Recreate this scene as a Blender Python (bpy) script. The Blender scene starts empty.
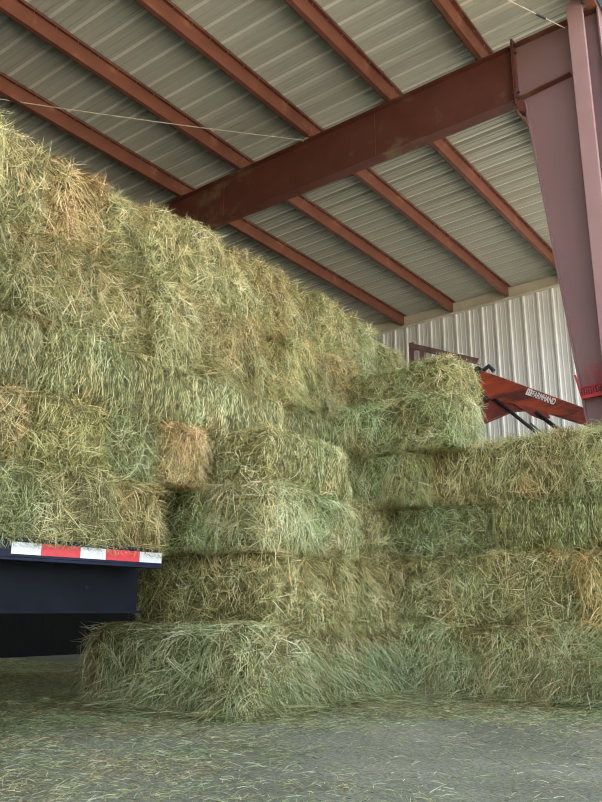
import bpy, bmesh, math, random
import numpy as np
from mathutils import Vector, Matrix

C = bpy.context.scene.collection
PI = math.pi
H = 0.67                                   # eye height above the dirt; all z below are relative to the eye

# ------------------------------------------------------------------ materials
def new_mat(name):
    m = bpy.data.materials.new(name); m.use_nodes = True
    nt = m.node_tree
    return m, nt, nt.nodes['Principled BSDF'], nt.nodes['Material Output']

def N(nt, t, **kw):
    n = nt.nodes.new(t)
    for k, v in kw.items(): setattr(n, k, v)
    return n

def ramp(nt, stops):
    r = N(nt, 'ShaderNodeValToRGB')
    el = r.color_ramp.elements
    el[0].position, el[0].color = stops[0][0], (*stops[0][1], 1)
    el[1].position, el[1].color = stops[1][0], (*stops[1][1], 1)
    for p, c in stops[2:]:
        e = el.new(p); e.color = (*c, 1)
    return r

def surf(name, c1, c2, scale=6, rough=.6, metal=0, bump=0, stretch=(1, 1, 1), detail=6, c3=None, scale3=1.5, pos3=(.5, .62)):
    m, nt, p, out = new_mat(name)
    tc = N(nt, 'ShaderNodeTexCoord'); mp = N(nt, 'ShaderNodeMapping'); mp.inputs['Scale'].default_value = stretch
    nt.links.new(tc.outputs['Object'], mp.inputs[0])
    no = N(nt, 'ShaderNodeTexNoise'); no.inputs['Scale'].default_value = scale; no.inputs['Detail'].default_value = detail
    nt.links.new(mp.outputs[0], no.inputs['Vector'])
    r = ramp(nt, [(.3, c1), (.7, c2)])
    nt.links.new(no.outputs['Fac'], r.inputs[0])
    col = r.outputs[0]
    if c3:
        n3 = N(nt, 'ShaderNodeTexNoise'); n3.inputs['Scale'].default_value = scale3; n3.inputs['Detail'].default_value = 8
        n3.inputs['Roughness'].default_value = .65
        nt.links.new(mp.outputs[0], n3.inputs['Vector'])
        r3 = ramp(nt, [(pos3[0], (0, 0, 0)), (pos3[1], (1, 1, 1))])
        nt.links.new(n3.outputs['Fac'], r3.inputs[0])
        mx = N(nt, 'ShaderNodeMix', data_type='RGBA')
        nt.links.new(r3.outputs[0], mx.inputs[0]); nt.links.new(col, mx.inputs[6]); mx.inputs[7].default_value = (*c3, 1)
        col = mx.outputs[2]
    nt.links.new(col, p.inputs['Base Color'])
    p.inputs['Roughness'].default_value = rough; p.inputs['Metallic'].default_value = metal
    if bump:
        b = N(nt, 'ShaderNodeBump'); b.inputs['Strength'].default_value = bump; b.inputs['Distance'].default_value = .02
        nt.links.new(no.outputs['Fac'], b.inputs['Height']); nt.links.new(b.outputs[0], p.inputs['Normal'])
    return m

HAY_STOPS = [(0, (.085, .070, .022)), (.22, (.20, .185, .065)), (.45, (.38, .365, .155)), (.66, (.58, .545, .29)), (.84, (.76, .70, .44)), (1, (.90, .84, .62))]

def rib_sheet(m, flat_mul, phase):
    """flats painted darker so the ribs of a roof sheet look lit"""
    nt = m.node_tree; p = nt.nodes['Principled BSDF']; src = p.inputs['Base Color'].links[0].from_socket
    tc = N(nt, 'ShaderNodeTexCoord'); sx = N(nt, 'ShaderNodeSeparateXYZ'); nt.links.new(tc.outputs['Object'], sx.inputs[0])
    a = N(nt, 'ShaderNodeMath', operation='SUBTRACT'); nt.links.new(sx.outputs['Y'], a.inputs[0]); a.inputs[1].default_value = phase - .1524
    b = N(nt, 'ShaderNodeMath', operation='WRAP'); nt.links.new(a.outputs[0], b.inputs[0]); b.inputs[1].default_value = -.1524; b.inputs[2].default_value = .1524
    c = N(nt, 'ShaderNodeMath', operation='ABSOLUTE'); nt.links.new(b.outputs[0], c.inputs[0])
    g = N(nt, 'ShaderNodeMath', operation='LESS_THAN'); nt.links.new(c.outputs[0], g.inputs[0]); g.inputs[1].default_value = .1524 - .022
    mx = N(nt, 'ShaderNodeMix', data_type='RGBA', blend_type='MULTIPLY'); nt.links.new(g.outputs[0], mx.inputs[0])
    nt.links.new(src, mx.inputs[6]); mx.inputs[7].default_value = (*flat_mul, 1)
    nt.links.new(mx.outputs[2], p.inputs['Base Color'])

def hay_material(name, tint=(1, 1, 1), translucent=.12):
    """straw blades: colour per blade from the 'blade' attribute, times the bale's own tint"""
    m, nt, p, out = new_mat(name)
    at = N(nt, 'ShaderNodeAttribute', attribute_name='blade')
    r = ramp(nt, HAY_STOPS)
    nt.links.new(at.outputs['Fac'], r.inputs[0])
    oi = N(nt, 'ShaderNodeObjectInfo')
    mx = N(nt, 'ShaderNodeMix', data_type='RGBA', blend_type='MULTIPLY'); mx.inputs[0].default_value = 1
    aw = N(nt, 'ShaderNodeAttribute', attribute_name='warmth')
    hw = ramp(nt, [(0, (.80, 1.0, .90)), (1, (1.30, .93, .78)), (.5, (1.0, 1.0, .92))]); nt.links.new(aw.outputs['Fac'], hw.inputs[0])
    mh = N(nt, 'ShaderNodeMix', data_type='RGBA', blend_type='MULTIPLY'); mh.inputs[0].default_value = 1
    nt.links.new(r.outputs[0], mh.inputs[6]); nt.links.new(hw.outputs[0], mh.inputs[7])
    nt.links.new(mh.outputs[2], mx.inputs[6]); nt.links.new(oi.outputs['Color'], mx.inputs[7])
    mx2 = N(nt, 'ShaderNodeMix', data_type='RGBA', blend_type='MULTIPLY'); mx2.inputs[0].default_value = 1
    nt.links.new(mx.outputs[2], mx2.inputs[6]); mx2.inputs[7].default_value = (*tint, 1)
    nt.links.new(mx2.outputs[2], p.inputs['Base Color'])
    p.inputs['Roughness'].default_value = .5
    p.inputs['Specular IOR Level'].default_value = .5
    tr = N(nt, 'ShaderNodeBsdfTranslucent'); nt.links.new(mx2.outputs[2], tr.inputs[0])
    ms = N(nt, 'ShaderNodeMixShader'); ms.inputs[0].default_value = translucent
    nt.links.new(p.outputs[0], ms.inputs[1]); nt.links.new(tr.outputs[0], ms.inputs[2])
    nt.links.new(ms.outputs[0], out.inputs[0])
    return m

def hay_core_material():
    """pressed hay under the loose blades: fine fibres, darkened so the gaps between blades look shaded"""
    m, nt, p, out = new_mat('pressed_hay')
    tc = N(nt, 'ShaderNodeTexCoord')
    oi = N(nt, 'ShaderNodeObjectInfo')
    facs = []
    for sc in ((260, 30, 30), (40, 200, 30), (40, 30, 200)):
        mp = N(nt, 'ShaderNodeMapping'); mp.inputs['Scale'].default_value = tuple(s / 10 for s in sc)
        nt.links.new(tc.outputs['Object'], mp.inputs[0])
        no = N(nt, 'ShaderNodeTexNoise'); no.inputs['Scale'].default_value = 5; no.inputs['Detail'].default_value = 5; no.inputs['Distortion'].default_value = 1.2
        nt.links.new(mp.outputs[0], no.inputs['Vector']); facs.append(no.outputs['Fac'])
    a = N(nt, 'ShaderNodeMath', operation='MAXIMUM'); nt.links.new(facs[0], a.inputs[0]); nt.links.new(facs[1], a.inputs[1])
    b = N(nt, 'ShaderNodeMath', operation='MAXIMUM'); nt.links.new(a.outputs[0], b.inputs[0]); nt.links.new(facs[2], b.inputs[1])
    r = ramp(nt, [(.44, (.04, .035, .013)), (.54, (.10, .095, .035)), (.63, (.22, .21, .085)), (.75, (.42, .40, .21))])  # darker than the blades: shade between strands put into the colour
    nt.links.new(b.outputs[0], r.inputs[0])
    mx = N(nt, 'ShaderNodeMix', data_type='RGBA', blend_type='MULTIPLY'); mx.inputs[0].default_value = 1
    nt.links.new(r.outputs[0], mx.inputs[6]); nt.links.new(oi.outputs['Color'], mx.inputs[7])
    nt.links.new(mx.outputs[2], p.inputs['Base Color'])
    p.inputs['Roughness'].default_value = .85
    bp = N(nt, 'ShaderNodeBump'); bp.inputs['Strength'].default_value = .9; bp.inputs['Distance'].default_value = .02
    nt.links.new(b.outputs[0], bp.inputs['Height']); nt.links.new(bp.outputs[0], p.inputs['Normal'])
    return m

HAY = hay_material('hay_blades')
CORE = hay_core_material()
LOOSE = hay_material('loose_hay_blades', (.76, .82, .74))
RUST = surf('red_oxide_purlin', (.128, .044, .025), (.178, .062, .036), 3, .5, bump=.05, c3=(.33, .16, .09), scale3=2.2, pos3=(.58, .75))
RAFT = surf('red_oxide_rafter', (.092, .028, .019), (.124, .039, .026), 4, .42, c3=(.17, .11, .06), scale3=1.7, pos3=(.56, .68))
PLUM = surf('faded_plum_steel', (.175, .098, .094), (.215, .122, .118), 1.4, .5, c3=(.16, .085, .07), scale3=.7, pos3=(.5, .8))
POST = surf('light_plum_steel', (.29, .165, .155), (.34, .20, .185), 2, .55)  # lighter plum than the column web
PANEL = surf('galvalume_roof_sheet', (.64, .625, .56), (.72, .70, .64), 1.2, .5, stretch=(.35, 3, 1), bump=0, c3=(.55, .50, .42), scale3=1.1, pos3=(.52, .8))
rib_sheet(PANEL, (.56, .57, .52), 4.80)  # light caught by the rib flanks, put into the sheet's colour
WALLM = surf('offwhite_wall_sheet', (.74, .73, .68), (.82, .81, .77), 2, .45, stretch=(9, 1, .25))
TRIM = surf('cream_girt', (.50, .44, .32), (.62, .56, .43), 3, .5, c3=(.42, .33, .22), scale3=1.5, pos3=(.55, .7))
DIRT = None
BEAM = surf('blue_black_beam', (.003, .005, .009), (.007, .010, .017), 5, .6, c3=(.03, .042, .06), scale3=9, pos3=(.66, .74))
RAIL = surf('navy_rail', (.007, .011, .026), (.013, .018, .04), 6, .4)
PLANK = surf('trailer_planks', (.08, .06, .045), (.14, .11, .08), 5, .8, stretch=(1, 8, 1))
TWHITE = surf('tape_white', (.72, .73, .75), (.82, .83, .85), 30, .35)
TRED = surf('tape_red', (.58, .018, .03), (.70, .03, .045), 30, .35)
RUBBER = surf('tyre_rubber', (.012, .012, .012), (.03, .03, .03), 8, .8)
STEEL = surf('dull_steel', (.3, .3, .3), (.42, .42, .42), 8, .4, metal=.8)
ORANGE = surf('loader_orange_red', (.26, .040, .016), (.46, .075, .022), 5, .5, c3=(.10, .024, .016), scale3=3.2, pos3=(.46, .62), stretch=(.5, 1, 2.2))
LDARK = surf('loader_dark_red', (.16, .03, .022), (.27, .05, .035), 7, .6)
BROWN = surf('loader_brown_frame', (.10, .05, .04), (.17, .09, .075), 7, .6)
BLACK = surf('black_iron', (.012, .013, .016), (.03, .032, .038), 10, .45)
FORKRED = surf('fork_red', (.36, .022, .03), (.46, .035, .042), 8, .5)
DECALW = surf('decal_white', (.75, .74, .7), (.85, .84, .8), 20, .5)
DECALK = surf('decal_black', (.02, .02, .02), (.04, .03, .03), 20, .5)
WIRE = surf('bare_wire', (.45, .40, .30), (.58, .52, .42), 8, .5)
GUTTER = surf('blue_gutter', (.10, .22, .36), (.16, .30, .45), 5, .35)
DARKW = surf('shade_black_walls', (.004, .0035, .003), (.007, .006, .005), 3, .8, stretch=(1, 6, 1))  # interior shade put into the colour of the left and front walls
YARD = surf('pale_bounce_yard', (.36, .33, .27), (.48, .44, .36), 14, .95, bump=.3)  # unseen yard, added pale so it bounces sun onto the roof
SPOUT = surf('white_downspout', (.7, .7, .66), (.8, .8, .76), 5, .4)

def dirt_material():
    m, nt, p, out = new_mat('packed_dirt')
    tc = N(nt, 'ShaderNodeTexCoord')
    n1 = N(nt, 'ShaderNodeTexNoise'); n1.inputs['Scale'].default_value = 1.3; n1.inputs['Detail'].default_value = 8
    n2 = N(nt, 'ShaderNodeTexNoise'); n2.inputs['Scale'].default_value = 55; n2.inputs['Detail'].default_value = 6; n2.inputs['Roughness'].default_value = .75
    for n in (n1, n2): nt.links.new(tc.outputs['Object'], n.inputs['Vector'])
    r1 = ramp(nt, [(.35, (.20, .205, .145)), (.65, (.30, .295, .22))])
    r2 = ramp(nt, [(.36, (.45, .46, .42)), (.64, (1.25, 1.24, 1.15))])
    nt.links.new(n1.outputs['Fac'], r1.inputs[0]); nt.links.new(n2.outputs['Fac'], r2.inputs[0])
    mx = N(nt, 'ShaderNodeMix', data_type='RGBA', blend_type='MULTIPLY'); mx.inputs[0].default_value = 1
    nt.links.new(r1.outputs[0], mx.inputs[6]); nt.links.new(r2.outputs[0], mx.inputs[7])
    nt.links.new(mx.outputs[2], p.inputs['Base Color']); p.inputs['Roughness'].default_value = .9
    b = N(nt, 'ShaderNodeBump'); b.inputs['Strength'].default_value = .7; b.inputs['Distance'].default_value = .015
    nt.links.new(n2.outputs['Fac'], b.inputs['Height']); nt.links.new(b.outputs[0], p.inputs['Normal'])
    return m
DIRT = dirt_material()

# ------------------------------------------------------------------ mesh helpers
def bm_box(bm, x0, x1, y0, y1, z0, z1, M=None):
    vs = [bm.verts.new((x, y, z)) for x in (x0, x1) for y in (y0, y1) for z in (z0, z1)]
    for f in ((0, 1, 3, 2), (4, 6, 7, 5), (0, 4, 5, 1), (2, 3, 7, 6), (0, 2, 6, 4), (1, 5, 7, 3)):
        bm.faces.new([vs[i] for i in f])
    if M is not None: bmesh.ops.transform(bm, matrix=M, verts=vs)
    return vs

def bm_prism(bm, poly, axis, a0, a1):
    """polygon in the two other axes, extruded along axis from a0 to a1"""
    def P(u, v, w):
        return {'x': (w, u, v), 'y': (u, w, v), 'z': (u, v, w)}[axis]
    A = [bm.verts.new(P(u, v, a0)) for u, v in poly]; B = [bm.verts.new(P(u, v, a1)) for u, v in poly]
    bm.faces.new(A); bm.faces.new(B[::-1]); n = len(poly)
    for i in range(n): bm.faces.new((A[i], B[i], B[(i + 1) % n], A[(i + 1) % n]))

def bm_tube(bm, pts, r, seg=10, cap=True):
    pts = [Vector(p) for p in pts]; rings = []
    for i, p in enumerate(pts):
        d = (pts[min(i + 1, len(pts) - 1)] - pts[max(i - 1, 0)]).normalized()
        u = d.orthogonal().normalized() if i == 0 else (pu - d * pu.dot(d)).normalized()
        pu = u; v = d.cross(u)
        rings.append([bm.verts.new(p + (u * math.cos(t) + v * math.sin(t)) * r) for t in [2 * PI * k / seg for k in range(seg)]])
    for a, b in zip(rings, rings[1:]):
        for k in range(seg): bm.faces.new((a[k], a[(k + 1) % seg], b[(k + 1) % seg], b[k]))
    if cap: bm.faces.new(rings[0][::-1]); bm.faces.new(rings[-1])

def obj(name, bm, mats, parent=None, bevel=0, smooth=False, origin=None):
    bmesh.ops.recalc_face_normals(bm, faces=bm.faces)
    me = bpy.data.meshes.new(name); bm.to_mesh(me); bm.free()
    if origin is not None: me.transform(Matrix.Translation(-Vector(origin)))
    for m in (mats if isinstance(mats, (list, tuple)) else [mats]): me.materials.append(m)
    if smooth: me.shade_smooth()
    o = bpy.data.objects.new(name, me); C.objects.link(o)
    if origin is not None: o.location = origin
    if parent: o.parent = parent; o.location = Vector(o.location) - Vector(parent.location)
    if bevel:
        md = o.modifiers.new('bevel', 'BEVEL'); md.width = bevel; md.segments = 2; md.limit_method = 'ANGLE'
    return o

def tag(o, label=None, cat=None, group=None, kind=None):
    for k, v in (('label', label), ('category', cat), ('group', group), ('kind', kind)):
        if v: o[k] = v
    return o

def empty(name, loc, label, cat, group=None):
    o = bpy.data.objects.new(name, None); C.objects.link(o); o.location = loc; o.empty_display_size = .1
    return tag(o, label, cat, group)

# ------------------------------------------------------------------ hay blades
def blades_arrays(rng, root, tdir, ndir, length, width, lift, curl, segs=3):
    """curved flat blades. root, tdir (lies on the surface), ndir (leaves it): Nx3. returns verts, quads"""
    n = len(root)
    side = np.cross(tdir, ndir); side /= np.linalg.norm(side, axis=1)[:, None] + 1e-9
    ang = rng.uniform(-1.3, 1.3, n)[:, None]
    wdir = side * np.cos(ang) + ndir * np.sin(ang)
    bend = rng.normal(0, curl, n)[:, None]
    V = np.zeros((n, segs + 1, 2, 3))
    for k in range(segs + 1):
        s = k / segs
        arch = 4 * s * (1 - s)
        c = root + tdir * (length * s)[:, None] + ndir * (lift * s * s + .07 * length * arch)[:, None] + side * bend * (s * s) * length[:, None]
        w = (width * (1 - .75 * s * s))[:, None]
        V[:, k, 0] = c - wdir * w * .5; V[:, k, 1] = c + wdir * w * .5
    base = (np.arange(n) * (segs + 1) * 2)[:, None]
    q = []
    for k in range(segs):
        q.append(base + np.array([[2 * k, 2 * k + 1, 2 * k + 3, 2 * k + 2]]))
    Q = np.stack(q, 1).reshape(-1, 4)
    return V.reshape(-1, 3), Q

def blade_tone(rng, n, green=.45):
    t = np.clip(rng.normal(green, .27, n), 0, 1)
    pale = rng.random(n) < .16
    t[pale] = rng.uniform(.75, 1, pale.sum())
    return t

def arrays_mesh(name, parts, mats):
    """parts: list of (verts, quads, material index, tone per vertex)"""
    V = np.concatenate([p[0] for p in parts]); off = 0; Q = []; MI = []; T = []
    for v, q, mi, t in parts:
        Q.append(q + off); MI.append(np.full(len(q), mi)); T.append(t); off += len(v)
    Q = np.concatenate(Q); MI = np.concatenate(MI).astype(np.int32); T = np.concatenate(T).astype(np.float32)
    me = bpy.data.meshes.new(name)
    me.vertices.add(len(V)); me.vertices.foreach_set('co', V.astype(np.float32).ravel())
    me.loops.add(len(Q) * 4); me.loops.foreach_set('vertex_index', Q.astype(np.int32).ravel())
    me.polygons.add(len(Q)); me.polygons.foreach_set('loop_start', np.arange(0, len(Q) * 4, 4, dtype=np.int32))
    for m in mats: me.materials.append(m)
    me.polygons.foreach_set('material_index', MI)
    a = me.attributes.new('blade', 'FLOAT', 'POINT'); a.data.foreach_set('value', T)
    fib = np.random.default_rng(len(V)); nb = len(T) // 8 + 1
    w8 = np.repeat(fib.normal(0, .22, nb), 8)[:len(T)]
    Wm = np.clip(.42 + w8 + .20 * vnoise(V, 6, 71) + .16 * vnoise(V, 17, 72), 0, 1).astype(np.float32)
    a2 = me.attributes.new('warmth', 'FLOAT', 'POINT'); a2.data.foreach_set('value', Wm)
    me.update(calc_edges=True)
    me.polygons.foreach_set('use_smooth', np.ones(len(Q), dtype=bool))
    return me

def vnoise(p, f, seed):
    """cheap smooth pseudo-noise in -1..1 from sums of sines"""
    r = np.random.default_rng(seed); out = np.zeros(len(p))
    for k in range(6):
        d = r.normal(0, 1, 3); d /= np.linalg.norm(d)
        out += np.sin(p @ d * f * r.uniform(.6, 1.7) + r.uniform(0, 6.28))
    return out / 3.2

def bale_shape(p, L, W, Hh, seed, bulge, amp=1.0):
    """unit cube surface points (-1..1) to the lumpy bale surface, base at z=0; p stays Nx3"""
    q = p.copy()
    # round the corners: keep a smaller box and push the last bit along the normal of a rounded box
    half = np.array([L, W, Hh]) / 2; r = .075
    inner = half - r
    x = q * half
    c = np.clip(x, -inner, inner); d = x - c
    nl = np.linalg.norm(d, axis=1)[:, None]
    x = c + d / np.maximum(nl, 1e-6) * np.minimum(r, nl * 1.0)
    n = d / np.maximum(nl, 1e-6)
    wob = .03 * vnoise(x, 5, seed)
    flake = np.where(np.abs(n[:, 0]) < .7, .030 * np.sqrt(np.abs(np.sin((x[:, 0] + wob) * PI / .13))),
                     .030 * np.sqrt(np.abs(np.sin((x[:, 1] + wob + .05) * PI / .17)))) - .012
    lump = amp * (.024 * vnoise(x, 8, seed + 1) + .018 * vnoise(x, 22, seed + 2))
    x = x + n * (flake + lump + bulge)[:, None]
    x[:, 2] += half[2]
    return x, n

def make_bale_mesh(name, L, W, Hh, seed, n_wisps, lmin, lmax, width, droop=0.0, upright=.5, stick=.035, green=.42, lump=1.0):
    rng = np.random.default_rng(seed)
    parts = []
    step = .035
    dims = (L, W, Hh)
    for ax in range(3):                                            # pressed body: six gridded faces
        u, v = [i for i in range(3) if i != ax]
        nu, nv = max(6, int(dims[u] / step)), max(6, int(dims[v] / step))
        U, Vv = np.meshgrid(np.linspace(-1, 1, nu + 1), np.linspace(-1, 1, nv + 1), indexing='ij')
        for sgn in (-1, 1):
            P = np.zeros((U.size, 3)); P[:, u] = U.ravel(); P[:, v] = Vv.ravel(); P[:, ax] = sgn
            X, _ = bale_shape(P, L, W, Hh, seed, -.012, lump)
            idx = np.arange(U.size).reshape(U.shape)
            Q = np.stack([idx[:-1, :-1], idx[1:, :-1], idx[1:, 1:], idx[:-1, 1:]], -1).reshape(-1, 4)
            if (sgn > 0) == (ax == 1): Q = Q[:, ::-1]
            parts.append((X, Q, 1, np.full(len(X), .3)))
    # wisps: little sheaves of stalks that lie nearly parallel and share a tone
    K = 3
    areas = np.array([W * Hh, L * Hh, L * W]); areas = areas / areas.sum()
    ax = rng.choice(3, n_wisps, p=areas); sg = rng.choice([-1, 1], n_wisps)
    P = rng.uniform(-1, 1, (n_wisps, 3)); P[np.arange(n_wisps), ax] = sg
    X0, Nn = bale_shape(P, L, W, Hh, seed, -.010, lump)
    rv = rng.normal(0, 1, (n_wisps, 3))
    bias = np.zeros((n_wisps, 3))
    bias[:, 2] = np.where(ax != 2, -1.0, 0); bias[:, 1] = np.where(ax == 2, np.sign(P[:, 1]), 0)
    w = np.where(ax == 0, upright * .35, upright)[:, None]
    sgnr = np.where(rng.random(n_wisps) < .42 - droop * .25, -1, 1)[:, None]
    T = rv * (1 - w) + bias * sgnr * w * 2.0
    T -= Nn * (T * Nn).sum(1)[:, None]; T /= np.linalg.norm(T, axis=1)[:, None] + 1e-9
    ln = rng.uniform(lmin, lmax, n_wisps) * rng.choice([.55, 1, 1.4], n_wisps, p=[.4, .45, .15])
    lift = np.abs(rng.normal(0, stick, n_wisps))
    wild = rng.random(n_wisps) < .05
    lift[wild] += rng.uniform(.02, .07, wild.sum())
    tone0 = blade_tone(rng, n_wisps, green)
    rpt = lambda q: np.repeat(q, K, axis=0)
    n = n_wisps * K
    X = rpt(X0) + rng.normal(0, .010, (n, 3)); Nn = rpt(Nn)
    T = rpt(T) + rng.normal(0, .30, (n, 3)); T -= Nn * (T * Nn).sum(1)[:, None]; T /= np.linalg.norm(T, axis=1)[:, None]
    ln = rpt(ln) * rng.uniform(.7, 1.2, n); lift = rpt(lift) * rng.uniform(.6, 1.3, n)
    V, Q = blades_arrays(rng, X, T, Nn, ln, rng.uniform(.55, 1.4, n) * width, lift, .13)
    if droop > 0:                                                  # gravity takes the tips down
        k = np.tile(np.repeat(np.arange(4) / 3, 2), n)
        V[:, 2] -= droop * .08 * k ** 2
    # stalks pressed against the neighbours stop a few centimetres out
    half = np.array([L, W, Hh]) / 2; c = np.array([0, 0, Hh / 2]); D = V - c
    lim = half + .012
    over = np.maximum(np.abs(D) - lim, 0); m = np.array([.075, .05, .045])
    D = np.sign(D) * (np.minimum(np.abs(D), lim) + m * np.tanh(over / m)); V = D + c
    tone = rpt(tone0) + rng.normal(0, .14, n) + .15 * vnoise(X, 9, seed + 7) + .10 * vnoise(X, 26, seed + 8)
    parts.append((V, Q, 0, np.repeat(np.clip(tone, 0, 1), 8)))
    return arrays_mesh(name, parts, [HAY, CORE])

SZ = {'edge': (1.17, .41, .56), 'flat': (1.17, .56, .42)}
PROTO = {}
for kind in ('edge', 'flat'):
    L, W, Hh = SZ[kind]
    PROTO[kind] = [make_bale_mesh('hay_bale', L, W, Hh, 11 + 17 * i + (500 if kind == 'flat' else 0), 6000, .05, .17, .0030,
                                  upright=(.25, .5, .6, .35)[i], green=.40 + .04 * (i % 2)) for i in range(4)]
    PROTO[kind + '_loose'] = [make_bale_mesh('hay_bale', L, W, Hh, 211 + 17 * i + (500 if kind == 'flat' else 0), 6000, .08, .23, .0032,
                                             droop=.5, upright=.30, stick=.05, green=.44, lump=1.5) for i in range(4)]
    PROTO[kind + '_cut'] = [make_bale_mesh('hay_bale', L, W, Hh, 411 + 17 * i + (500 if kind == 'flat' else 0), 6000, .03, .10, .0029,
                                           upright=.75, stick=.014, green=.47) for i in range(2)]
rnd = random.Random(5)

def bale(x0, x1, y0, y1, z0, z1, label, group, long='x', kind='flat', style='', tint=(1, 1, 1), tilt=0.012, variant=None):
    """one bale filling the given space"""
    L, W, Hh = SZ[kind]
    protos = PROTO[kind + style]
    me = protos[rnd.randrange(len(protos)) if variant is None else variant % len(protos)]
    o = bpy.data.objects.new('hay_bale', me); C.objects.link(o)
    dx, dy, dz = x1 - x0, y1 - y0, z1 - z0
    flip = rnd.choice((0, PI))
    if long == 'x': o.scale = (dx / L, dy / W, dz / Hh); rz = flip
    else: o.scale = (dy / L, dx / W, dz / Hh); rz = PI / 2 + flip
    o.location = ((x0 + x1) / 2 + rnd.uniform(-.012, .012), (y0 + y1) / 2 + rnd.uniform(-.008, .008), z0)
    o.rotation_euler = (rnd.gauss(0, tilt), rnd.gauss(0, tilt), rz + rnd.gauss(0, tilt))
    j = rnd.uniform(.90, 1.08)
    o.color = (tint[0] * j, tint[1] * j, tint[2] * j, 1)
    tag(o, label, 'hay bale', group)
    return o

YEL = (1.08, 1.04, .88); GRN = (.93, 1.0, .90); TAN = (1.25, 1.0, .90); PALE = (1.12, 1.12, 1.04); NEU = (1.05, 1, .90); BRN = (1.10, .98, .84); COOL = (1.16, 1.18, 1.12)
ORD = ['first', 'second', 'third', 'fourth', 'fifth', 'sixth', 'seventh', 'eighth', 'ninth', 'tenth', 'eleventh', 'twelfth', 'thirteenth', 'fourteenth']
G_TOP = 'bale ends in the two upper rows of the tall stack'
G_TRL = 'bales in the lower rows of the tall stack on the trailer'
G_LEFT = 'bales of the stepped stack beside the trailer'
G_RIGHT = 'bales of the stepped stack on the right'

# tall stack, the two upper rows: bales on edge, ends towards the open side
ys = 1.98
LOOK = (('yellow-green', YEL), ('green', NEU), ('yellow-green', YEL), ('green', NEU), ('brownish green', BRN), ('deep green', GRN))
for r in range(2):
    y = ys - (.0 if r == 0 else .12)
    n = 13
    for i in range(n):
        w = rnd.uniform(.33, .40)
        z0, z1 = (1.67, 2.215 + rnd.uniform(-.03, .01)) if r == 0 else (2.225, 2.78 + rnd.uniform(-.05, .04))
        xo = rnd.uniform(-.06, .05) - (.03 if r == 1 else 0)
        look, tint = rnd.choice(LOOK)
        if r == 1 and i == 2: look, tint = 'sun-bleached tan', TAN
        if r == 1 and i == n - 1: z1 = 2.62
        bale(-4.97 + xo, -3.80 + xo, y, y + w, z0, z1,
             f'{look} hay bale end, {ORD[i]} from left in {"topmost" if r else "second highest"} row of the tall stack', G_TOP,
             kind='edge', tint=tint, tilt=.045, style=rnd.choice(('', '_loose', '_loose')))
        y += w + (.03 if i % 3 else .012)
# the long row under them
for i, (y0, y1, z0, z1, st, tn, lab) in enumerate((
        (1.62, 2.66, 1.215, 1.64, '_cut', (.95, .95, .85), 'flaked long side of hay bale cut by the left edge, under the two upper rows'),
        (2.69, 3.80, 1.215, 1.65, '_cut', (1.05, 1.05, .88), 'long hay bale with upright flakes, right above the bright straw-coloured bale end'),
        (3.83, 4.98, 1.25, 1.66, '_cut', PALE, 'pale grey-green hay bale, smooth long side towards the opening, above the tan bale end'),
        (5.01, 6.05, 1.26, 1.66, '_cut', (1.08, 1.08, .95), 'pale hay bale at the far end of the long-side row of the tall stack'))):
    bale(-4.36, -3.80, y0, y1, z0, z1, lab, G_TRL, long='y', kind='flat', style=st, tint=tn)
# third row: ends
for i, (y0, y1, x1, tn, lab) in enumerate((
        (1.60, 2.12, -3.80, NEU, 'green hay bale end cut by the left edge, second row above the trailer deck'),
        (2.13, 2.63, -3.82, BRN, 'brownish hay bale end left of the dark gap, second row above the trailer deck'),
        (2.66, 3.14, -3.76, (1.3, 1.22, .98), 'bright straw-coloured hay bale end, second row above the trailer deck'),
        (3.16, 3.62, -3.82, GRN, 'dark green hay bale end between the bright straw end and the tan end'),
        (3.61, 3.99, -3.74, TAN, 'reddish tan hay bale end above the rear end of the trailer'))):
    bale(x1 - 1.17, x1, y0, y1, .80 if i < 4 else .86, 1.21, lab, G_TRL, kind='flat', tint=tn, style='' if i != 4 else '_loose')
# row on the trailer deck
for i, (y0, y1, tn, lab) in enumerate((
        (1.60, 2.14, GRN, 'green hay bale end on the trailer deck at the left edge of the photo'),
        (2.15, 2.68, GRN, 'shaggy green hay bale end on the trailer deck over the first white tape'),
        (2.69, 3.20, NEU, 'shaggy hay bale end on the trailer deck over the second red tape'),
        (3.21, 3.66, BRN, 'round hay bale end at the rear end of the trailer deck'))):
    bale(-4.97, -3.80, y0, y1, .385, .80, lab, G_TRL, kind='flat', tint=tn, style='_loose')
bale(-5.45, -4.30, 4.10, 4.64, .80, 1.22, 'shaded hay bale behind the dark gap right of the tan bale end', G_TRL, kind='flat')

# stepped stack beside the trailer
for i in range(4):
    y0 = 4.30 + i * .425
    bale(-4.86 if i == 0 else -4.57, -3.42, y0 - (.22 if i == 0 else 0), y0 + .415, -H, -.115,
         ('widest nearest hay bale on the ground, its shaggy long side facing us', 'hay bale on the ground just behind the nearest one, only its end showing',
          'third hay bale on the ground going back from the nearest', 'hay bale on the ground in the inner corner of the stacks')[i], G_LEFT,
         kind='edge', style='_loose', tint=COOL)
for i in range(4):
    y0 = 4.30 + i * .425
    bale(-4.70, -3.40 + (.03 if i % 2 else 0), y0, y0 + .415, -.11, .44,
         ('long hay bale touching the trailer beam, lying on the nearest ground bale', 'hay bale end behind the long one beside the trailer beam',
          'third hay bale end going back, second layer of the stepped stack', 'hay bale end in the inner corner, second layer of the stepped stack')[i], G_LEFT,
         kind='edge', style='_loose' if i else '', tint=((1.16, 1.12, 1.0), (1.18, 1.14, .98), (1.18, 1.14, .98), (1.12, 1.08, .96))[i])
bale(-4.72, -3.93, 4.12, 5.40, .445, .865, 'hay bale with its shaggy green end just right of the striped tape', G_LEFT, long='y', style='_loose', tint=GRN)
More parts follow.
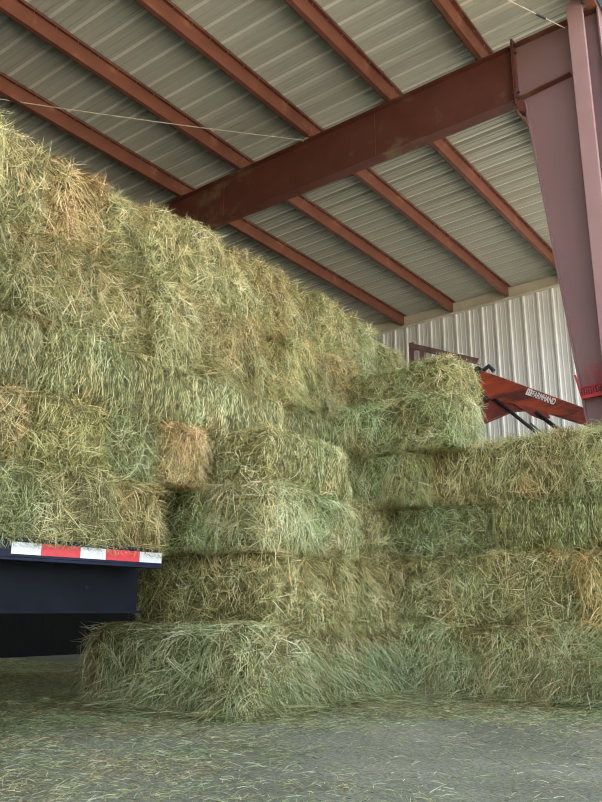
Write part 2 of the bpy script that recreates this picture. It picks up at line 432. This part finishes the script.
bale(-3.92, -3.39, 4.22, 5.40, .445, .865, 'hay bale with frosty pale long side, third layer at the corner of the stepped stack', G_LEFT, long='y', style='_loose', tint=COOL)
bale(-4.55, -3.42, 5.43, 5.98, .445, .865, 'hay bale behind the corner bale, third layer of the stepped stack', G_LEFT, tint=NEU)
bale(-3.94, -3.38, 4.24, 5.30, .87, 1.26, 'topmost hay bale of the stepped stack, brown curled end and smooth pale long side', G_LEFT, long='y', style='_cut', tint=(1.1, 1.08, .95))
bale(-4.40, -3.92, 5.33, 5.97, .87, 1.27, 'short green hay bale in the corner behind the smooth pale-sided bale', G_LEFT, long='y', style='_loose', tint=NEU)

# stepped stack on the right
for x0, x1, tn, lab in ((-3.44, -2.22, (1.06, 1.1, 1.0), 'green hay bale on the ground beside the inner corner of the stacks'),
                        (-2.20, -1.10, (1.12, 1.12, 1.0), 'hay bale on the ground at the bottom right of the photo'),
                        (-1.08, .05, NEU, 'hay bale on the ground at the foot of the right edge')):
    bale(x0, x1, 6.05, 6.46, -H, -.115, lab, G_RIGHT, kind='edge', style='_loose', tint=tn)
for x0, x1, tn, st, lab in ((-4.40, -3.30, NEU, '_loose', 'hay bale behind the inner corner, second layer of the right stack'), (-3.29, -1.93, (1.12, 1.1, .98), '', 'long hay bale in the second layer of the right stack, left of the tan one'),
                            (-1.88, -.75, (1.45, 1.24, 1.0), '_loose', 'straw-tan hay bale cut by the right edge, second layer from the ground')):
    bale(x0, x1, 6.05, 6.46, -.11, .445, lab, G_RIGHT, kind='edge', style=st, tint=tn)
for x0, x1, tn, st, lab in ((-3.70, -2.54, GRN, '', 'plain green hay bale in the middle layer of the right stack'),
                            (-2.52, -1.35, (1.0, 1.02, .82), '_cut', 'hay bale with dark upright flakes, middle layer at the right edge'),):
    bale(x0, x1, 6.05, 6.61, .455, .875, lab, G_RIGHT, style=st, tint=tn)
for x0, x1, tn, st, lab in ((-3.86, -3.02, (1.0, 1.02, .85), '_loose', 'shaggy hay bale under the two-bale tower, fourth layer of the right stack'),
                            (-3.01, -1.84, BRN, '', 'long brownish hay bale below the loader boom, fourth layer of the right stack'),
                            (-1.83, -.68, YEL, '_loose', 'hay bale at the foot of the big column, fourth layer of the right stack')):
    bale(x0, x1, 6.03 - (.28 if x0 < -3.5 else 0), 6.59 - (.28 if x0 < -3.5 else 0), .885, 1.35 if x0 > -3.5 else 1.31, lab, G_RIGHT, style=st, tint=tn)
bale(-3.90, -2.71, 5.72, 6.28, 1.325, 1.715, 'green hay bale, lower one of the two-bale tower left of the loader boom', G_RIGHT, style='_loose', tint=GRN)
o = bale(-3.80, -2.74, 5.92, 6.46, 1.72, 2.08, 'yellow-green hay bale topping the tower left of the loader boom, sloping to the left', G_RIGHT, style='', tint=YEL, tilt=0)
o.rotation_euler.y = -.045

# ------------------------------------------------------------------ loose hay on the ground
def loose(name, pts, rng, lmin, lmax, width, lift_s, label, tdirs=None, ndirs=None, green=.42, curl=.16):
    n = len(pts)
    if tdirs is None:
        a = rng.uniform(0, 2 * PI, n); tdirs = np.stack([np.cos(a), np.sin(a), rng.normal(0, .12, n)], 1)
    if ndirs is None: ndirs = np.tile([0, 0, 1.0], (n, 1))
    ln = rng.uniform(lmin, lmax, n)
    V, Q = blades_arrays(rng, pts, tdirs, ndirs, ln, rng.uniform(.6, 1.3, n) * width, np.abs(rng.normal(0, lift_s, n)), curl)
    V[:, 2] = np.maximum(V[:, 2], -H + .001)
    tone = np.clip(blade_tone(rng, n, green) + .15 * vnoise(pts, 3, 9), 0, 1)
    me = arrays_mesh(name, [(V, Q, 0, np.repeat(tone, 8))], [LOOSE])
    o = bpy.data.objects.new(name, me); C.objects.link(o)
    return tag(o, label, 'hay', kind='stuff')

rng = np.random.default_rng(77)
n = 420000
P = np.stack([rng.uniform(-10.9, .6, n), rng.uniform(1.6, 7.2, n), np.zeros(n)], 1)
patch = vnoise(P, 1.6, 3) + .8 * vnoise(P, 5, 4) + .5 * vnoise(P, 13, 5)
# strewn thickly at the left and at the foot of the bales, thin on the trodden dirt to the right
foot = np.exp(-np.abs(P[:, 1] - (5.95 - 1.65 * (P[:, 0] < -3.35))) * 2.2)
dens = .30 + .36 * patch + .9 * foot + .45 * np.clip((-P[:, 0] - 2.2) / 1.6, -.55, 1)
keep = rng.random(n) < np.clip(dens, .10, 1)
P = P[keep]; P[:, 2] = -H + rng.uniform(.002, .022, len(P))
loose('loose_hay', P, rng, .012, .075, .0021, .005, 'loose green hay strewn over the dirt in front of the stacks')

# shaggy heap sliding off the left end of the nearest bale, and the skirts at the bales' feet
def skirt(xa, ya, xb, yb, out, hgt, n, rng, lmin, lmax, label):
    t = rng.random(n); h = rng.random(n) ** 1.3
    base = np.stack([xa + (xb - xa) * t, ya + (yb - ya) * t, np.zeros(n)], 1)
    o2 = np.array([out[0], out[1], 0.0])
    sp = rng.random(n) * (1 - h)
    P = base + o2 * (sp * .9 + .02)[:, None] * rng.uniform(.5, 1, n)[:, None]
    P[:, 2] = -H + .02 + h * hgt
    ol = np.linalg.norm(o2); on = o2 / ol
    T = on * rng.uniform(.2, 1.0, n)[:, None] * .6 + rng.normal(0, .75, (n, 3)); T[:, 2] = -np.abs(rng.normal(1.1, .6, n)) * (h > .12)
    T /= np.linalg.norm(T, axis=1)[:, None]
    Nn = np.tile(on * .75 + np.array([0, 0, .66]), (n, 1))
    Nn -= T * (Nn * T).sum(1)[:, None]; Nn /= np.linalg.norm(Nn, axis=1)[:, None]
    return loose('loose_hay', P, rng, lmin, lmax, .0034, .02, label, T, Nn, green=.42)
skirt(-4.84, 4.10, -4.80, 4.75, (-.46, -.10), .48, 4200, rng, .08, .30, 'loose hay slumped against the left end of the nearest bale')
skirt(-4.86, 4.10, -3.40, 4.10, (-.02, -.26), .28, 3600, rng, .08, .26, 'fringe of loose hay at the foot of the nearest bale')
skirt(-3.44, 4.12, -3.38, 6.0, (.22, -.04), .42, 4200, rng, .08, .28, 'loose hay hanging down the inner side of the stepped stack to the ground')
skirt(-3.35, 6.03, .0, 6.03, (.0, -.16), .36, 6500, rng, .08, .24, 'fringe of loose hay along the foot of the right stack')

# ------------------------------------------------------------------ building
def zr(x): return 6.53 + .038 * (x + 6.78)          # underside of the roof sheet
GX0, GX1, Y0, Y1 = -11.0, -1.80, -5.0, 15.2
RIB = .3048
def panel_profile(a0, a1, phase, wide=.055):
    """list of (along, height): PBR sheet with tall ribs and two low ridges between"""
    k0 = math.floor((a0 - phase) / RIB); pts = [(a0, 0)]
    k = k0
    while phase + k * RIB < a1 + RIB:
        c = phase + k * RIB
        for d, h in ((-wide, 0), (-.018, .036), (.018, .036), (wide, 0), (.085, 0), (.095, .008), (.103, .008), (.113, 0),
                     (.190, 0), (.200, .008), (.208, .008), (.218, 0)):
            if a0 < c + d < a1: pts.append((c + d, h))
        k += 1
    pts.append((a1, 0)); return pts

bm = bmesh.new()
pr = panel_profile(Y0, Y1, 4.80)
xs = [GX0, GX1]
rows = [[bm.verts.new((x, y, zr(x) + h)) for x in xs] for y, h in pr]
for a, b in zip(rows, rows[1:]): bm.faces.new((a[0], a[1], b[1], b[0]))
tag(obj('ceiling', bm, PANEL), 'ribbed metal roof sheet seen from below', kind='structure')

bm = bmesh.new()
pr = panel_profile(GX0, -1.7, -6.878, .036)
rows = [[bm.verts.new((x, Y1 - h, z)) for z in (-H, zr(x) - .002)] for x, h in pr]
for a, b in zip(rows, rows[1:]): bm.faces.new((a[0], a[1], b[1], b[0]))
tag(obj('wall_back', bm, WALLM), 'off-white ribbed metal end wall', kind='structure')
bm = bmesh.new(); bm_box(bm, GX0 - .1, GX0, Y0, Y1, -H, zr(GX0))
tag(obj('wall_left', bm, DARKW), kind='structure')
bm = bmesh.new(); bm_box(bm, GX0, -1.9, Y0 - .1, Y0, -H, zr(GX0))
tag(obj('light_block_wall', bm, DARKW), kind='structure')  # added unseen wall, cuts light from behind on the left ceiling

bm = bmesh.new(); bm_box(bm, -40, 2.6, -40, 60, -H - .2, -H)
tag(obj('ground', bm, DIRT), 'packed grey-brown dirt ground', kind='structure')
bm = bmesh.new(); bm_box(bm, 2.6, 60, -40, 60, -H - .2, -H)
tag(obj('ground_yard', bm, YARD), 'unseen yard ground made pale to bounce sunlight', kind='structure')

# cream girt along the top of the end wall
bm = bmesh.new()
bm_prism(bm, [(GX0, zr(GX0) - .235), (-1.8, zr(-1.8) - .235), (-1.8, zr(-1.8) - .01), (GX0, zr(GX0) - .01)], 'y', Y1 - .10, Y1 - .04)
bm_prism(bm, [(GX0, zr(GX0) - .245), (-1.8, zr(-1.8) - .245), (-1.8, zr(-1.8) - .235), (GX0, zr(GX0) - .235)], 'y', Y1 - .16, Y1 - .04)
tag(obj('trim_1', bm, TRIM), 'cream steel girt along the top of the end wall', kind='structure')

# purlins (Z sections)
PX = [-10.42, -9.21, -8.07, -6.86, -5.60, -4.33, -3.07]
vis = {-8.07: 'lowest in view, vanishing behind the top of the tall stack', -6.86: 'second up from the tall stack',
       -5.6: 'third up from the tall stack', -4.33: 'fourth, passing over the middle of the big rafter', -3.07: 'nearest the big column, at the top edge'}
for x in PX:
    zt = zr(x) - .004; zb = zt - .215
    bm = bmesh.new()
    bm_box(bm, x - .004, x + .004, Y0, Y1 - .16, zb, zt)
    bm_box(bm, x, x + .065, Y0, Y1 - .16, zt - .008, zt)
    bm_box(bm, x - .065, x, Y0, Y1 - .16, zb, zb + .008)
    bm_box(bm, x + .057, x + .065, Y0, Y1 - .16, zt - .03, zt)
    bm_box(bm, x - .065, x - .057, Y0, Y1 - .16, zb, zb + .022)
    o = obj('roof_purlin', bm, RUST, origin=(x, (Y0 + Y1) / 2, zb))
    key = round(x, 2)
    if key in vis: tag(o, 'rust-red steel roof purlin, ' + vis[key], 'purlin', 'roof purlins')
    else: tag(o, 'rust-red steel roof purlin in the dark above the tall stack, out of sight', 'purlin', 'purlins behind the tall stack')
    if key in vis:                                                  # screws through the top flange
        sb = bmesh.new(); bm_tube(sb, [(0, 0, -.022), (0, 0, 0)], .006, 6)
        first = obj('screw', sb, STEEL); k = 0
        while 4.0 + k * RIB < Y1 - .3:
            q = first if k == 0 else first.copy()
            if k: C.objects.link(q)
            q.parent = o; q.location = (.027, 4.0 + k * RIB - (Y0 + Y1) / 2, .207); k += 1

def rz(x, d): return zr(x) - .22 - d
# big rafter
YR = 8.0
raf = empty('roof_rafter', (-8.5, YR, rz(-8.5, .7)), 'big rust-red steel I-beam rafter running from the tall stack up to the column', 'rafter')
xa, xb = -10.98, -2.70
dep = lambda x: .67 + .012 * (x + 8)
bm = bmesh.new()
bm_prism(bm, [(xa, rz(xa, dep(xa))), (xb, rz(xb, dep(xb))), (xb, rz(xb, 0)), (xa, rz(xa, 0))], 'y', YR - .005, YR + .005)
obj('web', bm, RAFT, parent=raf)
bm = bmesh.new()
bm_prism(bm, [(xa, rz(xa, .012)), (xb, rz(xb, .012)), (xb, rz(xb, 0)), (xa, rz(xa, 0))], 'y', YR - .085, YR + .085)
obj('top_flange', bm, RAFT, parent=raf)
bm = bmesh.new()
bm_prism(bm, [(xa, rz(xa, dep(xa) + .012)), (xb, rz(xb, dep(xb) + .012)), (xb, rz(xb, dep(xb))), (xa, rz(xa, dep(xa)))], 'y', YR - .085, YR + .085)
obj('bottom_flange', bm, RAFT, parent=raf)
for x in (-4.62, -7.25):
    bm = bmesh.new(); bm_box(bm, x - .004, x + .004, YR - .012, YR - .004, rz(x, dep(x)), rz(x, .01)); obj('weld_seam', bm, RUST, parent=raf)
for (x, zz) in ((-2.62, 0), ):
    bm = bmesh.new(); bm_box(bm, -2.705, -2.690, YR - .10, YR + .10, rz(-2.7, dep(-2.7) + .07), rz(-2.7, -.07)); obj('end_plate', bm, RAFT, parent=raf)
for k, (dz) in enumerate((.0, .1, dep(-2.7) - .1, dep(-2.7))):
    for s in (-.07,):
        bm = bmesh.new(); zc = rz(-2.7, dz) - .02
        bm_tube(bm, [(-2.735, YR + s, zc), (-2.645, YR + s, zc)], .014, 6); obj('bolt', bm, BLACK, parent=raf)

# column: tapered web, inner flange, stiffener, outer flange
ZC = 6.02 + .42
ztop = rz(-2.0, 0)
col = empty('steel_column', (-2.1, YR, -H), 'tall tapered plum-coloured steel column at the right edge', 'column')
bm = bmesh.new()
bm_prism(bm, [(-2.01, -H), (-1.71, -H), (-1.71, rz(-1.71, 0)), (-2.69, rz(-2.69, 0)), (-2.69, 5.74), (-2.60, 5.66)], 'y', YR - .006, YR + .006)
obj('web', bm, PLUM, parent=col)
bm = bmesh.new()
bm_prism(bm, [(-2.015, -H), (-2.00, -H), (-2.59, 5.66), (-2.605, 5.66)], 'y', YR - .08, YR + .08)
obj('inner_flange', bm, PLUM, parent=col)
bm = bmesh.new(); bm_box(bm, -2.685, -2.675, YR - .10, YR + .10, 5.74, rz(-2.69, 0) + .07); obj('splice_plate', bm, RAFT, parent=col)
bm = bmesh.new(); bm_prism(bm, [(-2.675, 5.73), (-2.06, 5.80), (-2.06, 5.815), (-2.675, 5.745)], 'y', YR - .09, YR - .006); obj('stiffener', bm, RAFT, parent=col)
bm = bmesh.new(); bm_prism(bm, [(-2.675, rz(-2.675, .012)), (-1.71, rz(-1.71, .012)), (-1.71, rz(-1.71, 0)), (-2.675, rz(-2.675, 0))], 'y', YR - .09, YR + .09); obj('cap_plate', bm, RAFT, parent=col)
bm = bmesh.new(); bm_box(bm, -1.71, -1.695, YR - .10, YR + .10, -H, rz(-1.7, 0)); obj('outer_flange', bm, PLUM, parent=col)
bm = bmesh.new(); bm_prism(bm, [(-2.69, 5.75), (-2.69, 5.60), (-2.58, 5.50), (-2.60, 5.66)], 'y', YR - .08, YR + .08); obj('knee_plate', bm, RAFT, parent=col)
# post standing before the column web
bm = bmesh.new()
bm_prism(bm, [(-2.005, -H), (-1.835, -H), (-1.835, 6.665), (-2.005, 6.585)], 'y', 7.80, 7.86)
tag(obj('door_post', bm, POST, origin=(-1.92, 7.83, -H), bevel=.006), 'lighter mauve steel post bolted upright in front of the big column', 'post')
# eave strut, gutter, downspout
bm = bmesh.new(); bm_box(bm, -1.795, -1.70, Y0, Y1, zr(-1.75) - .24, zr(-1.75) - .005)
tag(obj('eave_strut', bm, RUST, origin=(-1.75, 5, zr(-1.75) - .24)), 'rust-red eave strut at the top of the column', 'strut')
bm = bmesh.new()
gz = zr(-1.7)
bm_prism(bm, [(x + .10, gz + z) for x, z in ((-1.79, 0), (-1.79, -.16), (-1.68, -.19), (-1.62, -.10), (-1.62, .01), (-1.635, .01), (-1.64, -.09), (-1.69, -.17), (-1.775, -.145), (-1.775, 0))], 'y', Y0, Y1)
tag(obj('eave_gutter', bm, GUTTER, origin=(-1.7, 5, zr(-1.8) - .19)), 'blue eave gutter in the top right corner', 'gutter')
bm = bmesh.new(); bm_box(bm, -1.665, -1.585, 8.12, 8.2, -H, zr(-1.8) - .17)
tag(obj('downspout', bm, SPOUT, origin=(-1.62, 8.16, -H), bevel=.01), 'white downspout behind the big column at the right edge', 'downspout')

for m_ in (BEAM, RAIL, DARKW): m_.node_tree.nodes['Principled BSDF'].inputs['Specular IOR Level'].default_value = .15
# wires
def wire(name, a, b, sag, r, label):
    a, b = Vector(a), Vector(b); bm = bmesh.new()
    pts = [a.lerp(b, t / 24) - Vector((0, 0, sag * 4 * (t / 24) * (1 - t / 24))) for t in range(25)]
    bm_tube(bm, pts, r, 6)
    return tag(obj(name, bm, WIRE, origin=tuple(a)), label, 'wire')
w1 = wire('guy_wire', (-5.70, 7.98, rz(-5.7, -.015)), (-8.6, 4.35, 6.27), .03, .007, 'thin pale wire slung under the purlins from the rafter to the left edge')
bm = bmesh.new()
for k in range(7):
    bm_tube(bm, [(-5.70, 7.98, rz(-5.7, -.01)), (-5.70 + .04 * math.cos(k * 2.1), 7.93, rz(-5.7, -.05) - .02 * (k % 3)), (-5.74 + .03 * k, 7.90 - .01 * k, rz(-5.7, .03 + .02 * (k % 2)))], .005, 5)
obj('knot', bm, WIRE, parent=w1)
w2 = wire('guy_wire', (-2.06, 7.88, 6.36), (-3.07, 5.85, 6.468), .0, .006, 'thin wire running from the top of the column to the top edge of the photo')
bm = bmesh.new(); bm_tube(bm, [(-2.19, 7.62, 6.373), (-2.25, 7.50, 6.379)], .013, 8); obj('turnbuckle', bm, BLACK, parent=w2)

# ------------------------------------------------------------------ flatbed trailer
tr = empty('flatbed_trailer', (-5.0, 1.6, -H), 'dark flatbed trailer under the tall stack, red and white tape on its rail', 'trailer')
XT, YA, YE = -3.80, -1.6, 3.69
bm = bmesh.new(); bm_box(bm, -6.2, XT - .005, YA, YE, .345, .38); obj('deck', bm, PLANK, parent=tr)
bm = bmesh.new()
bm_box(bm, XT - .05, XT, YA, YE, .285, .372); bm_box(bm, XT - .06, XT + .006, YA, YE, .268, .285); bm_box(bm, XT - .06, XT + .008, YA, YE, .372, .39)
obj('side_rail', bm, RAIL, parent=tr, bevel=.003)
bm = bmesh.new()
y = 2.58; segs = []
for k, (L_, mi) in enumerate(((.19, 0), (.27, 1)) * 4):
    if y + .02 > YE: break
    e = min(y + L_, YE)
    vs = bm_box(bm, XT, XT + .002, y, e - .001, .302, .366)
    bm.faces.ensure_lookup_table()
    for f in bm.faces[-6:]: f.material_index = mi
    y = e
obj('reflective_tape', bm, [TWHITE, TRED], parent=tr)
for X_ in (-4.02, -5.95):
    bm = bmesh.new()
    bm_box(bm, X_ - .008, X_ + .008, YA, YE, .01, .30); bm_box(bm, X_ - .07, X_ + .07, YA, YE, -.008, .01); bm_box(bm, X_ - .07, X_ + .07, YA, YE, .30, .318)
    obj('main_beam', bm, BEAM, parent=tr)
bm = bmesh.new()
yy = -.8
while yy < YE: bm_box(bm, -6.15, XT - .06, yy - .03, yy + .03, .318, .343); yy += .5
obj('cross_members', bm, BEAM, parent=tr)
for wy in (-.3, .65):
    ax_bm = bmesh.new(); bm_tube(ax_bm, [(-5.7, wy, -.31), (-4.3, wy, -.31)], .05, 12)
    for xx in (-5.5, -4.5): bm_box(ax_bm, xx - .04, xx + .04, wy - .05, wy + .05, -.31, .05)
    obj('axle', ax_bm, BLACK, parent=tr)
    for wx in (-4.38, -5.62):
        bm = bmesh.new()
        prof = [(.17, -.11), (.30, -.12), (.345, -.10), (.36, -.06), (.36, .06), (.345, .10), (.30, .12), (.17, .11)]
        segn = 40; R_ = []
        for s in range(segn):
            t = 2 * PI * s / segn
            R_.append([bm.verts.new((wx + d, wy + r * math.cos(t), -.31 + r * math.sin(t))) for r, d in prof])
        for s in range(segn):
            a, b = R_[s], R_[(s + 1) % segn]
            for k in range(len(prof)): bm.faces.new((a[k], a[(k + 1) % len(prof)], b[(k + 1) % len(prof)], b[k]))
        w = obj('wheel', bm, RUBBER, parent=tr, smooth=True)
        bm = bmesh.new(); bm_tube(bm, [(wx - .05, wy, -.31), (wx + .05, wy, -.31)], .175, 24); bm_tube(bm, [(wx - .1, wy, -.31), (wx + .1, wy, -.31)], .06, 12)
        hb = obj('hub', bm, STEEL); hb.parent = w; hb.location = Vector((0, 0, 0))

# ------------------------------------------------------------------ loader behind the right stack
YB = 9.5
ld = empty('hay_loader', (-3.0, YB, -H), 'orange-red farm hay loader boom sloping down behind the right stack', 'loader')
bm = bmesh.new()
bm_prism(bm, [(-4.03, 2.70), (-4.05, 3.10), (-3.72, 2.935), (-2.30, 2.145), (-2.30, 1.96), (-3.3, 2.44)], 'y', YB - .07, YB + .07)
obj('boom', bm, ORANGE, parent=ld, bevel=.01)
bm = bmesh.new()
bm_prism(bm, [(-4.02, 2.70), (-3.66, 2.60), (-3.36, 2.47), (-3.22, 2.43), (-3.60, 2.46), (-3.99, 2.36)], 'y', YB - .05, YB + .05)
obj('gusset', bm, LDARK, parent=ld, bevel=.005)
bm = bmesh.new(); bm_prism(bm, [(-3.56, 2.56), (-3.12, 2.36), (-3.10, 2.29), (-3.20, 2.28), (-3.34, 2.36)], 'y', YB - .09, YB - .05); obj('cylinder_bracket', bm, LDARK, parent=ld, bevel=.004)
for (a, b, r) in (((-3.78, YB - .10, 2.63), (-3.02, YB - .10, 1.88), .022), ((-3.26, YB - .10, 2.38), (-2.72, YB - .10, 1.86), .026)):
    bm = bmesh.new(); bm_tube(bm, [a, b], r, 12); o = obj('hydraulic_cylinder', bm, BLACK, parent=ld, smooth=True)
    d = (Vector(b) - Vector(a)); bm = bmesh.new(); bm_tube(bm, [Vector(a) + d * .55 + Vector((.03, -.02, .03)), Vector(b) + Vector((.03, -.02, .03))], .012, 10)
    q = obj('piston_rod', bm, STEEL, smooth=True); q.parent = o
bm = bmesh.new()
for dx, dz, r in ((0, 0, .05), (.02, -.33, .045), (-.005, -.48, .04), (.09, -.40, .035)):
    bm_tube(bm, [(-3.99 + dx, YB - .10, 3.06 + dz), (-3.99 + dx, YB + .10, 3.06 + dz)], r, 14)
obj('pivot_pins', bm, BLACK, parent=ld)
bm = bmesh.new(); bm_tube(bm, [(-3.96, YB - .02, 3.05), (-3.86, YB - .02, 3.11), (-3.80, YB - .02, 3.03)], .03, 10); obj('hose', bm, BLACK, parent=ld)
# head frame bars seen over the two-bale tower
bm = bmesh.new()
bm_box(bm, -5.02, -4.94, YB - .03, YB + .03, 2.7, 3.66); bm_box(bm, -4.86, -4.78, YB - .03, YB + .03, 2.7, 3.52)
def bar(bm, a, b, t, y0, y1):
    a, b = Vector(a), Vector(b); d = (b - a).normalized(); n_ = Vector((-d.y, d.x)) * t / 2
    bm_prism(bm, [tuple(a + n_), tuple(b + n_), tuple(b - n_), tuple(a - n_)], 'y', y0, y1)
bar(bm, (-5.0, 3.62), (-4.0, 3.20), .075, YB - .035, YB + .035)
bar(bm, (-4.9, 2.78), (-4.0, 2.78), .08, YB - .035, YB + .035)
obj('head_frame', bm, BROWN, parent=ld, bevel=.004)
# mast that carries the boom, hidden low behind the bales
bm = bmesh.new(); bm_box(bm, -2.55, -2.33, YB - .09, YB + .09, -H, 2.2); bm_box(bm, -2.9, -2.0, YB - .4, YB + .4, -H, -H + .1); obj('mast', bm, LDARK, parent=ld, bevel=.01)
# white block emblem and white lettering painted on the boom's face
th = math.atan2(2.145 - 2.935, -2.30 + 3.72)
bm = bmesh.new(); bm_box(bm, 0, .072, -.001, .001, -.040, .045)
for k in range(2): bm_box(bm, .020 + k * .024, .027 + k * .024, -.0022, -.001, -.022, .030)
bm.faces.ensure_lookup_table()
for fc in bm.faces[6:]: fc.material_index = 1
dc = obj('emblem', bm, [DECALW, LDARK]); dc.parent = ld
c0 = Vector((-3.365, YB - .0725, 2.672))
dc.location = c0 - Vector(ld.location); dc.rotation_euler = (0, -th, 0)
tx = bpy.data.curves.new('lettering', 'FONT'); tx.body = 'FARMHAND'; tx.size = .1; tx.extrude = .0006; tx.offset = .0028; tx.space_character = 1.0
tmp = bpy.data.objects.new('tmp', tx); C.objects.link(tmp)
bpy.context.view_layer.update()
me = bpy.data.meshes.new_from_object(tmp.evaluated_get(bpy.context.evaluated_depsgraph_get()))
bpy.data.objects.remove(tmp)
xsv = [v.co.x for v in me.vertices]; wx = max(xsv) - min(xsv)
me.transform(Matrix.Diagonal((.315 / wx, 1.08, 1, 1)))
me.materials.clear(); me.materials.append(DECALW)
lt = bpy.data.objects.new('lettering', me); C.objects.link(lt); lt.parent = dc; lt.location = (.080, -.002, -.036); lt.rotation_euler = (PI / 2, 0, 0)

# red steel fork hanging on the column
fk = empty('red_fork', (-2.15, 7.96, 2.1), 'red steel fork head with upright tines fixed to the front of the big column', 'fork')
yf0, yf1 = 7.90, 7.93
bm = bmesh.new(); bar(bm, (-2.265, 2.085), (-1.84, 2.115), .04, yf0, yf1); obj('base_bar', bm, FORKRED, parent=fk, bevel=.004)
bm = bmesh.new(); bar(bm, (-2.255, 2.185), (-1.84, 2.21), .014, yf0, yf1); obj('cross_bar', bm, FORKRED, parent=fk)
bm = bmesh.new(); bar(bm, (-2.31, 2.33), (-2.262, 2.085), .014, yf0, yf1); obj('side_bar', bm, FORKRED, parent=fk)
for k in range(17):
    x = -2.24 + k * .024; bm = bmesh.new(); bar(bm, (x - .006, 2.20), (x, 2.10), .007, yf0, yf1); obj('short_tine', bm, FORKRED, parent=fk)
for x, zt in ((-2.185, 2.38), (-2.165, 2.37), (-2.115, 2.41), (-2.092, 2.42), (-2.070, 2.42), (-2.048, 2.42), (-1.98, 2.43), (-1.94, 2.43)):
    bm = bmesh.new(); bm_tube(bm, [(x - .035, yf0 + .01, zt), (x - .012, yf0 + .01, zt - .1), (x + .004, yf0 + .015, 2.19)], .0042, 6); obj('tine', bm, FORKRED, parent=fk)
for x in (-2.18, -2.03):
    bm = bmesh.new(); bm_box(bm, x - .015, x + .015, 7.93, 7.994, 2.08, 2.11); obj('mounting_lug', bm, LDARK, parent=fk)

# ------------------------------------------------------------------ raise everything so that the dirt is z = 0
for o in list(C.objects):
    if o.parent is None: o.location.z += H

# ------------------------------------------------------------------ camera
f, pitch, yaw = 795.0, .2593, .6293
F = Vector((-math.sin(yaw), math.cos(yaw), 0)); Rr = Vector((math.cos(yaw), math.sin(yaw), 0)); U = Vector((0, 0, 1))
F2 = F * math.cos(pitch) + U * math.sin(pitch); U2 = U * math.cos(pitch) - F * math.sin(pitch)
cd = bpy.data.cameras.new('camera'); cam = bpy.data.objects.new('camera', cd); C.objects.link(cam)
M = Matrix((Rr, U2, -F2)).transposed().to_4x4(); M.translation = Vector((0, 0, H)); cam.matrix_world = M
cd.sensor_fit = 'VERTICAL'; cd.sensor_height = 24; cd.lens = 24 * f / 802; cd.clip_end = 500; cd.clip_start = .05
bpy.context.scene.camera = cam

# ------------------------------------------------------------------ light: open sky, and a high sun behind the barn that only reaches the yard
w = bpy.data.worlds.new('sky'); bpy.context.scene.world = w; w.use_nodes = True
nt = w.node_tree; bg = nt.nodes['Background']
sky = nt.nodes.new('ShaderNodeTexSky'); sky.sky_type = 'NISHITA'; sky.sun_disc = False
sky.sun_elevation = math.radians(52); sky.sun_rotation = math.radians(-100); sky.air_density = 1.0; sky.dust_density = 3.0; sky.ozone_density = 1.0
hsv = nt.nodes.new('ShaderNodeHueSaturation'); hsv.inputs['Saturation'].default_value = .5
nt.links.new(sky.outputs[0], hsv.inputs['Color']); nt.links.new(hsv.outputs[0], bg.inputs[0]); bg.inputs[1].default_value = .30
sd = bpy.data.lights.new('sun', 'SUN'); sd.energy = 8; sd.angle = math.radians(.6); sd.color = (1, .95, .86)
s = bpy.data.objects.new('sun', sd); C.objects.link(s)
dirv = Vector((math.cos(math.radians(52)), .10, -math.sin(math.radians(52))))     # light travels towards +X and down
s.rotation_euler = dirv.to_track_quat('-Z', 'Y').to_euler(); s.location = (-20, 0, 20)

vs = bpy.context.scene.view_settings
vs.view_transform = 'Standard'; vs.look = 'None'; vs.gamma = 1; vs.exposure = 1.75; vs.use_curve_mapping = False
bpy.context.scene.cycles.filter_width = 1.0
